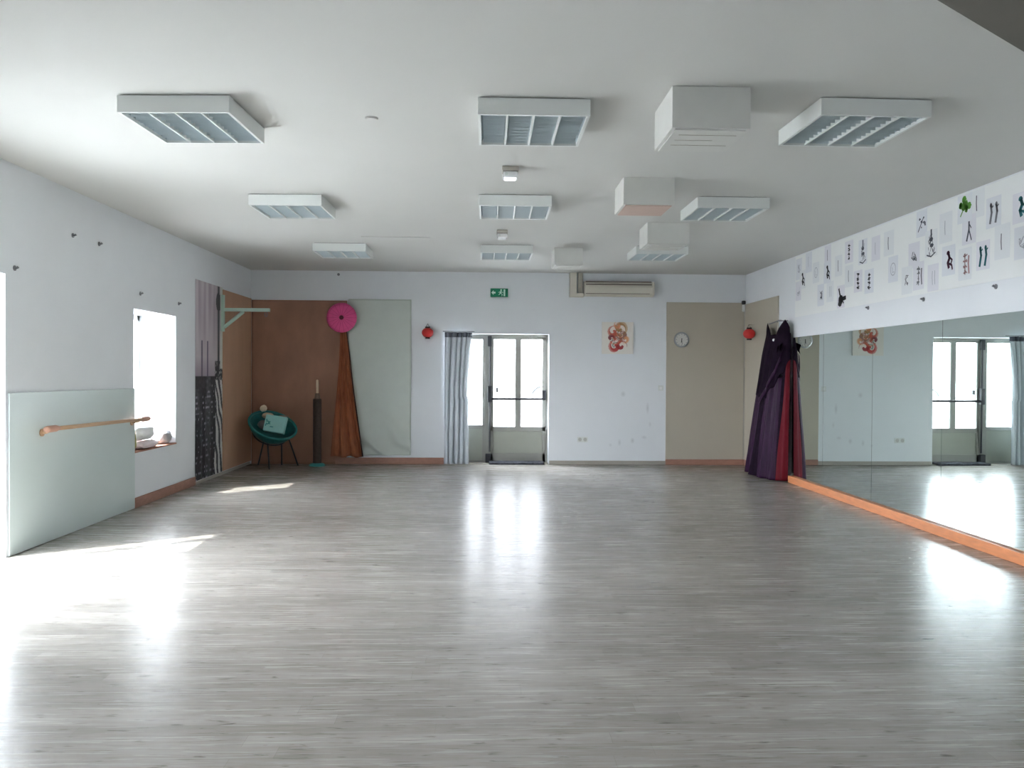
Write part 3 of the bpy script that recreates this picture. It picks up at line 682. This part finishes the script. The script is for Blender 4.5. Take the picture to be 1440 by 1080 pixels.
# slim floor lamp
fl = thing('floor_lamp', (-2.47, 12.38, 0), 'slim dark brown column lamp on a teal round base before the brown backdrop', 'floor lamp')
b = bm_(); lathe(b, [(0, 0), (.115, 0), (.12, .012), (.10, .035), (.06, .045), (0, .045)], (-2.47, 12.38, 0), seg=36); obj('base', b, M['tealp'], fl, smooth=False)
b = bm_(); lathe(b, [(0, .045), (.062, .045), (.062, .985), (.055, 1.0), (0, 1.0)], (-2.47, 12.38, 0), seg=28); obj('column', b, M['dbrown'], fl)
b = bm_(); lathe(b, [(0, 1.0), (.045, 1.0), (.032, 1.08), (0, 1.08)], (-2.47, 12.38, 0), seg=20); obj('neck', b, mat('grey_brown_neck', hexc(112, 92, 76), .6), fl)
b = bm_(); lathe(b, [(0, 1.08), (.018, 1.08), (.021, 1.20), (.018, 1.275), (0, 1.285)], (-2.47, 12.38, 0), seg=16); obj('stem', b, M['pale'], fl, smooth=True)

# ------------------------------------------------------------------ right wall: mirrors, drawings, gown
cuts = [10.585, 9.608, 8.377, 7.082, 5.80, 4.52, 3.24, 2.0]
place = ['narrow wall mirror nearest the back, beside the purple gown', 'wall mirror second from the gown, showing the painting',
         'wall mirror third from the gown, left of the seam at the reflected door', 'wall mirror at the right edge of the picture, reflecting the silver curtain',
         'wall mirror just past the right edge of the picture', 'wall mirror second past the right edge of the picture', 'wall mirror beside the photographer']
for k in range(7):
    b = bm_(); box(b, (XM, cuts[k+1]+.003, .092), (XM+.006, cuts[k]-.003, 1.874))
    t = tag(obj('wall_mirror', b, M['mirror'], loc=(XM, cuts[k], .092)), place[k], 'mirror', 'wall mirrors')
    obj('backing', box(bm_(), (XM+.007, cuts[k+1]+.003, .09), (XR-.001, cuts[k]-.003, 1.874)), mat('mirror_backing', hexc(120, 126, 122), .7), t)
panel('paper_frieze', (XR-.004, 3.0, 2.14), (XR-.001, 10.61, 2.917), M['paper'], 'long white paper frieze of drawings high on the right wall above the mirrors', 'frieze', 0)
def ribbon(bm, pts, w_, x):
    pts = [Vector((p[0], p[1])) for p in pts]
    for a, c in zip(pts, pts[1:]):
        d = c-a
        if d.length < 1e-5: continue
        n_ = Vector((-d.y, d.x)).normalized()*w_/2; e = d.normalized()*w_*.3
        bm.faces.new([bm.verts.new((x, p.x, p.y)) for p in (a-e-n_, a-e+n_, c+e+n_, c+e-n_)])
def blob(bm, c, ry, rz, x, n=14):
    bm.faces.new([bm.verts.new((x, c[0]+ry*math.cos(2*PI*k/n)*(1+.15*math.sin(3*k)), c[1]+rz*math.sin(2*PI*k/n))) for k in range(n)])
D = [('scribble', 'faint', 10.492, 2.748, 'faint grey squiggle at the gown end of the frieze'), ('figure', 'black', 10.362, 2.60, 'small bent black brush figure at the gown end of the frieze'),
 ('scribble', 'faint', 10.50, 2.468, 'faint pencil scribble low at the gown end of the frieze'), ('lines', 'faint', 10.166, 2.80, 'faint upright pencil line high near the gown end'),
 ('face', 'faint', 9.937, 2.636, 'pale oval pencil sketch left of the black seated figure'), ('lines', 'grey', 9.602, 2.80, 'short grey upright stroke above the black seated figure'),
 ('figure', 'black', 9.606, 2.595, 'black seated brush figure in the left third of the frieze'), ('lines', 'grey', 9.299, 2.636, 'grey green upright wash right of the seated figure'),
 ('dancer', 'black', 9.23, 2.277, 'large black leaping dancer at the lower edge of the frieze'), ('scribble', 'slate', 9.79, 2.349, 'pencil lines with one dark dot left of the leaping dancer'),
 ('lines', 'faint', 9.527, 2.365, 'faint double lines directly left of the leaping dancer'), ('glyphs', 'black', 9.034, 2.754, 'black vertical characters high beside the grey robed figure'),
 ('robed', 'slate', 8.698, 2.705, 'large grey robed seated figure in the left half of the frieze'), ('lines', 'grey', 9.027, 2.487, 'grey upright smear under the high black characters'),
 ('glyphs', 'black', 8.801, 2.404, 'left one of two black character drawings low in the frieze'), ('glyphs', 'black', 8.551, 2.376, 'right one of two black character drawings low in the frieze'),
 ('lines', 'slate', 8.133, 2.708, 'single short dark stroke right of the robed figure'), ('lines', 'faint', 8.406, 2.698, 'blank looking sheet with a faint line right of the robed figure'),
 ('face', 'faint', 8.039, 2.438, 'faint round face sketch in the middle of the frieze'), ('scribble', 'grey', 7.769, 2.297, 'grey dotted scribble low in the middle of the frieze'),
 ('scribble', 'slate', 7.647, 2.518, 'small slate scribble in the middle of the frieze'), ('flower', 'slate', 7.515, 2.794, 'dark spray of blossom high in the middle of the frieze'),
 ('robed', 'slate', 7.348, 2.584, 'tall slate pagoda like figure right of the frieze middle'), ('glyphs', 'grey', 7.56, 2.316, 'column of grey writing low in the middle of the frieze'),
 ('leaf', 'green', 6.829, 2.806, 'bright green leaf cluster high in the right part of the frieze'), ('lines', 'slate', 6.655, 2.803, 'single long dark stroke right of the green leaves'),
 ('walker', 'slate', 6.767, 2.608, 'slim walking figure below the green leaves'), ('figure', 'plum', 7.065, 2.39, 'plum kneeling figure low left of the rose characters'),
 ('glyphs', 'rose', 6.818, 2.327, 'rose and grey double column of characters low in the frieze'), ('pair', 'teal', 6.566, 2.364, 'pair of teal upright figures low in the right of the frieze'),
 ('pair', 'grey', 6.437, 2.687, 'pair of pale grey figures high in the right of the frieze'), ('lines', 'grey', 6.322, 2.436, 'grey upright wash right of the teal pair'),
 ('figure', 'teal', 6.10, 2.657, 'dark teal figure at the right edge of the picture'), ('scribble', 'faint', 6.07, 2.39, 'faint pale mark low at the right edge of the picture'),
 ('lines', 'faint', 7.112, 2.683, 'faint pale sheet left of the slim walking figure'), ('lines', 'faint', 7.312, 2.269, 'sheet of thin lines low left of the plum figure')]
for i, (kind, ink, y, z, lab) in enumerate(D):
    sw_, sh_ = rnd.uniform(.18, .21), rnd.uniform(.23, .27)
    z = min(max(z, 2.15+sh_/2), 2.91-sh_/2) if False else z
    z0_, z1_ = max(2.15, z-sh_/2), min(2.912, z+sh_/2)
    x = XR-.0046-.0006*(i % 5)
    b = bm_(); box(b, (x, y-sw_/2, z0_), (x+.0003, min(y+sw_/2, 10.605), z1_))
    t = tag(obj('drawing', b, SHEETS[i % 3], loc=(x, y, z0_)), 'sheet with '+lab, 'drawing', 'drawings on the frieze')
    b = bm_(); X = x-.0004; R_ = random.Random(i+50)
    def f(dy, dz): return (y-dy, z+dz)          # +dy reads to the right in the photo
    if kind == 'figure':
        blob(b, f(-.005, .065), .024, .02, X)
        for pts, w_ in (([f(0, .06), f(.015, .02), f(-.01, -.02), f(.005, -.06)], .032), ([f(.012, .03), f(.055, .0), f(.04, -.03)], .017), ([f(-.01, -.02), f(.05, -.045), f(.06, -.08)], .019)): ribbon(b, pts, w_, X)
    elif kind == 'dancer':
        blob(b, f(-.0, -.03), .06, .05, X); blob(b, f(-.02, -.075), .05, .035, X)
        ribbon(b, [f(-.05, .09), f(-.03, .04), f(.0, -.01)], .03, X); ribbon(b, [f(.02, -.03), f(.12, -.02)], .045, X); ribbon(b, [f(.05, -.05), f(.07, -.075)], .02, X)
    elif kind == 'robed':
        for k in range(22):
            a = R_.uniform(-.06, .06); h = R_.uniform(-.11, .06); ribbon(b, [f(a*(1-h*4)*.6, h), f(a*(1-h*4)*.6+R_.uniform(-.02, .02), h+R_.uniform(.02, .04))], .006, X)
        blob(b, f(.0, .035), .03, .02, X); ribbon(b, [f(0, .12), f(0, .03)], .022, X); blob(b, f(.01, -.02), .03, .018, X)
        ribbon(b, [f(-.07, -.10), f(0, -.12), f(.07, -.09)], .012, X)
    elif kind == 'glyphs':
        for k in range(4):
            zz = .07-.045*k
            for _ in range(3): ribbon(b, [f(R_.uniform(-.03, 0), zz+R_.uniform(-.014, .014)), f(R_.uniform(0, .035), zz+R_.uniform(-.014, .014))], .011, X)
        ribbon(b, [f(0, .085), f(.004, -.085)], .012, X)
        if ink in ('rose', 'grey'): ribbon(b, [f(.055, .06), f(.05, .0), f(.06, -.08)], .02, X)
    elif kind == 'lines':
        n_ = 2 if ('double' in lab or 'lines' in lab) else 1
        for k in range(n_): ribbon(b, [f(-.012+.04*k, .06), f(-.014+.04*k, -.0), f(-.008+.04*k, -.06)], .012 if ink != 'faint' else .008, X)
    elif kind == 'scribble':
        pts = [f(R_.uniform(-.05, .05), R_.uniform(-.06, .06)) for _ in range(12)]; ribbon(b, pts, .006, X)
        blob(b, f(.01, -.03), .016, .013, X)
    elif kind == 'face':
        ribbon(b, [f(.05*math.cos(k*PI/10), .06*math.sin(k*PI/10)) for k in range(21)], .007, X); ribbon(b, [f(-.02, .02), f(-.01, .0), f(-.015, -.02)], .006, X)
        ribbon(b, [f(-.015, -.03), f(.02, -.028)], .006, X)
    elif kind in ('leaf', 'flower'):
        for k in range(9 if kind == 'leaf' else 12):
            a, r_ = R_.uniform(0, 2*PI), R_.uniform(.01, .065); s_ = R_.uniform(.02, .032) if kind == 'leaf' else R_.uniform(.006, .014)
            blob(b, f(r_*math.cos(a), r_*math.sin(a)), s_, s_, X)
        ribbon(b, [f(-.06, -.07), f(-.02, -.02), f(.03, .05)], .012, X)
    elif kind == 'walker':
        blob(b, f(0, .08), .015, .018, X); ribbon(b, [f(0, .07), f(.0, .0), f(-.03, -.09)], .02, X); ribbon(b, [f(.0, .0), f(.035, -.09)], .014, X); ribbon(b, [f(0, .05), f(.03, .01)], .010, X)
    elif kind == 'pair':
        for s in (-.035, .035):
            blob(b, f(s, .06), .015, .018, X); ribbon(b, [f(s, .055), f(s+.01, 0), f(s-.008, -.08)], .026, X); ribbon(b, [f(s, .03), f(s+.028, .05)], .012, X)
    obj('ink', b, INK[ink], t)
# the gown
def gown_surface(th, h):
    """th 0 (near end, by the mirror) .. pi (far end); h 0 hem .. 1 bust"""
    yn = 10.61; yf = 11.50+.30*max(0, 1-h)**1.1; yc, bb = (yn+yf)/2, (yf-yn)/2
    g_ = max(0, 1-h)
    d = .085+.235*g_**.75
    pl = g_**.7
    k = 1+pl*.085*math.sin(th*13+1.2*math.sin(h*5))+pl*.03*math.sin(th*31+2)
    if h > .86: d *= 1-.25*(min(h, 1.1)-.86)/.24
    return (3.985-d*math.sin(th)**.7*k, yc-bb*math.cos(th)*(1 if h < .9 else 1-.06*(h-.9)/.2), (.015+1.92*h)+.05*max(0, 1-h)*(th/PI)**2)
gw = thing('gown', (3.85, 11.15, 0), 'long dark purple gown with a crimson gore hanging on the right wall before the mirrors', 'gown')
def part(name, t0, t1, h0, h1, m, nt, nh, off=0):
    b = bm_()
    def fn(u, v):
        x, y, z = gown_surface(t0+(t1-t0)*u, h0+(h1-h0)*v); return (x-off, y, z)
    grid(b, nt, nh, fn); return obj(name, b, m, gw, smooth=True, solid=.004)
part('skirt_panel', .46, 1.35, 0, .70, M['purple'], 60, 40)
part('skirt_panel', 1.35, 1.62, 0, .72, M['dpurple'], 24, 40)
part('skirt_panel', 1.62, 2.25, 0, .72, M['purple'], 50, 40)
part('skirt_panel', 2.25, PI, 0, .72, M['purple'], 50, 40)
b = bm_()
grid(b, 30, 40, lambda u, v: gown_surface(.035+(.46-.20*v-.035)*u, .83*v)); obj('gore', b, M['gore'], gw, smooth=True, solid=.004)
b = bm_()
grid(b, 12, 40, lambda u, v: gown_surface(.46-.20*v+(.20*v+.02)*u, .83*v)); obj('skirt_panel', b, M['dpurple'], gw, smooth=True, solid=.004)
b = bm_()
def bod(u, v):               # bodice: diagonal lower edge over the skirt, V neck between two shoulder peaks
    h0 = .82-.26*min(1, u/.42)+.05*max(0, u-.5)+.012*math.sin(40*u)
    top = 1.0+.095*max(0, 1-abs(u-.20)/.22)**.6*(1 if u > .03 else 0)+.09*max(0, 1-abs(u-.76)/.16)**.6
    h = h0+(top-h0)*v
    x, y, z = gown_surface(PI*u, h); return (x-.006, y, z)
grid(b, 100, 24, bod); bod_ = obj('bodice', b, M['dpurple'], gw, smooth=True, solid=.004)
b = bm_()
def sash_(u, v):             # folded sash running down from the bust to the hip
    h = .84-.30*u+.05*(v-.5); th = .55+1.0*u
    x, y, z = gown_surface(th, h); return (x-.016-.012*math.sin(PI*v), y, z)
grid(b, 30, 8, sash_); obj('sash', b, M['purple'], gw, smooth=True, solid=.004)
b = bm_()
for k in range(9):
    yk = 10.66+.05*k; zk = 1.66+.03*math.sin(k*2.1)
    pts = [(3.90-.05*abs(math.sin(k*1.7)), yk-.05, zk+.10), (3.86, yk, zk+.0), (3.91, yk+.05, zk+.09), (3.92, yk, zk+.14)]
    b.faces.new([b.verts.new(p) for p in pts])
obj('ruffle', b, M['dpurple'], bod_)
b = bm_(); lathe(b, [(0, 0), (.018, .004), (.02, .012), (0, .016)], (3.885, 10.98, 1.86), (-.6, -.8, 0), 12); obj('brooch', b, M['chrome'], bod_)
b = bm_(); tube(b, [(XR-.02, 11.05, 2.13), (3.96, 11.05, 2.13), (3.955, 11.05, 2.10)], .006, 8); tube(b, [(3.965, 10.70, 2.10), (3.96, 11.05, 2.12), (3.965, 11.40, 2.10)], .008, 8); obj('hanger', b, M['hook'], gw)

# ------------------------------------------------------------------ ceiling: lights, boxes, small fittings
S = .63; HL = .10
def ceiling_light():
    t = thing('ceiling_light', (0, 0, HC), 'white square ceiling light', 'ceiling light', 'louvred ceiling lights'); o = Vector((0, 0, HC))
    def B(a, c): return box(bm_(), Vector(a)+o, Vector(c)+o)
    b = bm_(); tk_ = .016; h = S/2
    for a, c in (((-h, -h, -HL), (h, -h+tk_, -.006)), ((-h, h-tk_, -HL), (h, h, -.006)), ((-h, -h+tk_, -HL), (-h+tk_, h-tk_, -.006)), ((h-tk_, -h+tk_, -HL), (h, h-tk_, -.006)), ((-h+tk_, -h+tk_, -.018), (h-tk_, h-tk_, -.006))): box(b, Vector(a)+o, Vector(c)+o)
    obj('housing', b, M['white'], t)
    obj('shadow_gap', B((-h+.02, -h+.02, -.007), (h-.02, h-.02, -.0005)), M['dgrey'], t)
    iw = S-2*tk_; bw = iw/4
    for k in range(4):
        x0 = -h+tk_+k*bw
        b = bm_()
        n = 9
        grid(b, n, 2, lambda u, v: Vector((x0+bw*u, -h+tk_+iw*v, -.080+.055*math.sin(PI*u)**.6))+o); 
        rf = obj('reflector', b, M['refl'], t, smooth=True)
        b = bm_()
        for j in range(10):
            yj = -h+tk_+iw*(j+.5)/10; box(b, Vector((x0+.012, yj-.001, -.094))+o, Vector((x0+bw-.012, yj+.001, -.066))+o)
        obj('louvre_blades', b, M['blade'], rf)
    for k in range(3):
        x0 = -h+tk_+(k+1)*bw; obj('divider', B((x0-.006, -h+tk_, -.098), (x0+.006, h-tk_, -.02)), M['white'], t, bevel=.002)
    return t
L0 = ceiling_light()
lights = [(-1.728, 4.70, .045), (.275, 4.645, .004), (2.17, 4.555, -.022), (-1.725, 7.255, .02), (.265, 7.15, .01), (2.155, 7.12, 0), (-1.73, 9.93, .0), (.265, 9.93, 0), (2.13, 9.88, 0)]
rows = ['nearest', 'middle', 'farthest']; cols = ['left of three', 'centre of three', 'right of three']
for i, (x, y, a) in enumerate(lights):
    lab = 'white square louvred ceiling light, %s, in the %s row' % (cols[i % 3], rows[i//3])
    yy = y+S/2
    if i == 0: L0.location = (x, yy, HC); L0.rotation_euler = (0, 0, -a); L0['label'] = lab
    else: dup(L0, (x, yy, HC), -a, lab)
def cbox(x0, x1, y0, y1, h, label, pink=False):
    t = thing('ceiling_box', ((x0+x1)/2, (y0+y1)/2, HC), label, 'box', 'boxed-in ceiling units')
    obj('casing', box(bm_(), (x0, y0, HC-h), (x1, y1, HC-.0005)), M['whitebox'], t, bevel=.003)
    obj('bottom_panel', box(bm_(), (x0+.02, y0+.015, HC-h-.008), (x1-.02, y1-.015, HC-h)), M['pinkwood'] if pink else M['whitebox'], t, bevel=.002)
    if not pink:
        b = bm_()
        for k in range(3): box(b, (x0+.06, y0+.10+.1*k, HC-h-.010), (x0+.06+(x1-x0)*(.75 if k != 1 else .5), y0+.104+.1*k, HC-h-.008))
        obj('seam', b, M['basel'], t)
cbox(1.0, 1.425, 4.42, 4.88, .225, 'large white boxed unit on the ceiling, nearest of the row, left of the right light')
cbox(1.085, 1.49, 6.47, 6.90, .215, 'white boxed ceiling unit with pinkish underside in the middle of the room', True)
cbox(1.65, 2.08, 8.37, 8.80, .215, 'white boxed ceiling unit behind the middle right light')
cbox(.855, 1.205, 10.12, 10.55, .21, 'small white boxed ceiling unit farthest back above the pipe trunking')
def emlight(x, y, w_, label):
    t = thing('emergency_light', (x, y, HC), label, 'emergency light', 'emergency lights')
    obj('base_plate', box(bm_(), (x-w_/2, y, HC-.035), (x+w_/2, y+.14, HC-.001)), M['basel'], t, bevel=.006)
    obj('diffuser', box(bm_(), (x-w_/2+.008, y+.008, HC-.085), (x+w_/2-.008, y+.132, HC-.036)), M['lens'], t, bevel=.012)
    obj('lamp_tube', tube(bm_(), [(x-w_/4, y+.002, HC-.06), (x-w_/4, y+.14, HC-.06)], .012, 8), M['white'], t)
emlight(.19, 6.17, .125, 'small clear emergency light on the ceiling between the nearest and middle centre lights')
emlight(.19, 8.91, .12, 'small white emergency light on the ceiling between the middle and farthest centre lights')
b = bm_(); lathe(b, [(0, 0), (.04, 0), (.036, .012), (0, .016)], (-.69, 5.07, HC-.0005), (0, 0, -1), 24)
tag(obj('smoke_detector', b, M['ceil'], smooth=False), 'tiny round white detector on the ceiling between the two nearest left lights', 'detector')
hp = tag(obj('access_panel', box(bm_(), (-1.40, 9.45, HC-.008), (-.62, 9.95, HC-.0005)), M['ceil'], bevel=.002), 'faint flat white hatch in the ceiling between the farthest left and centre lights', 'hatch')
# dark beam overhead at the top right
d = Vector((.809, .588, 0)); nrm = Vector((.588, -.809, 0)); p = Vector((1.865, 3.365, 0))+nrm*.055
pts = [p-d*1.6, p+d*2.65, p+d*2.65+nrm*.75, p-d*1.6+nrm*.75]
b = bm_(); prism(b, [(q.x, q.y) for q in pts], HC-.06, HC-.0005)
st = tag(obj('ceiling_beam', b, M['beam'], bevel=.004), 'dark taupe slanting beam under the ceiling at the top right corner', 'beam')
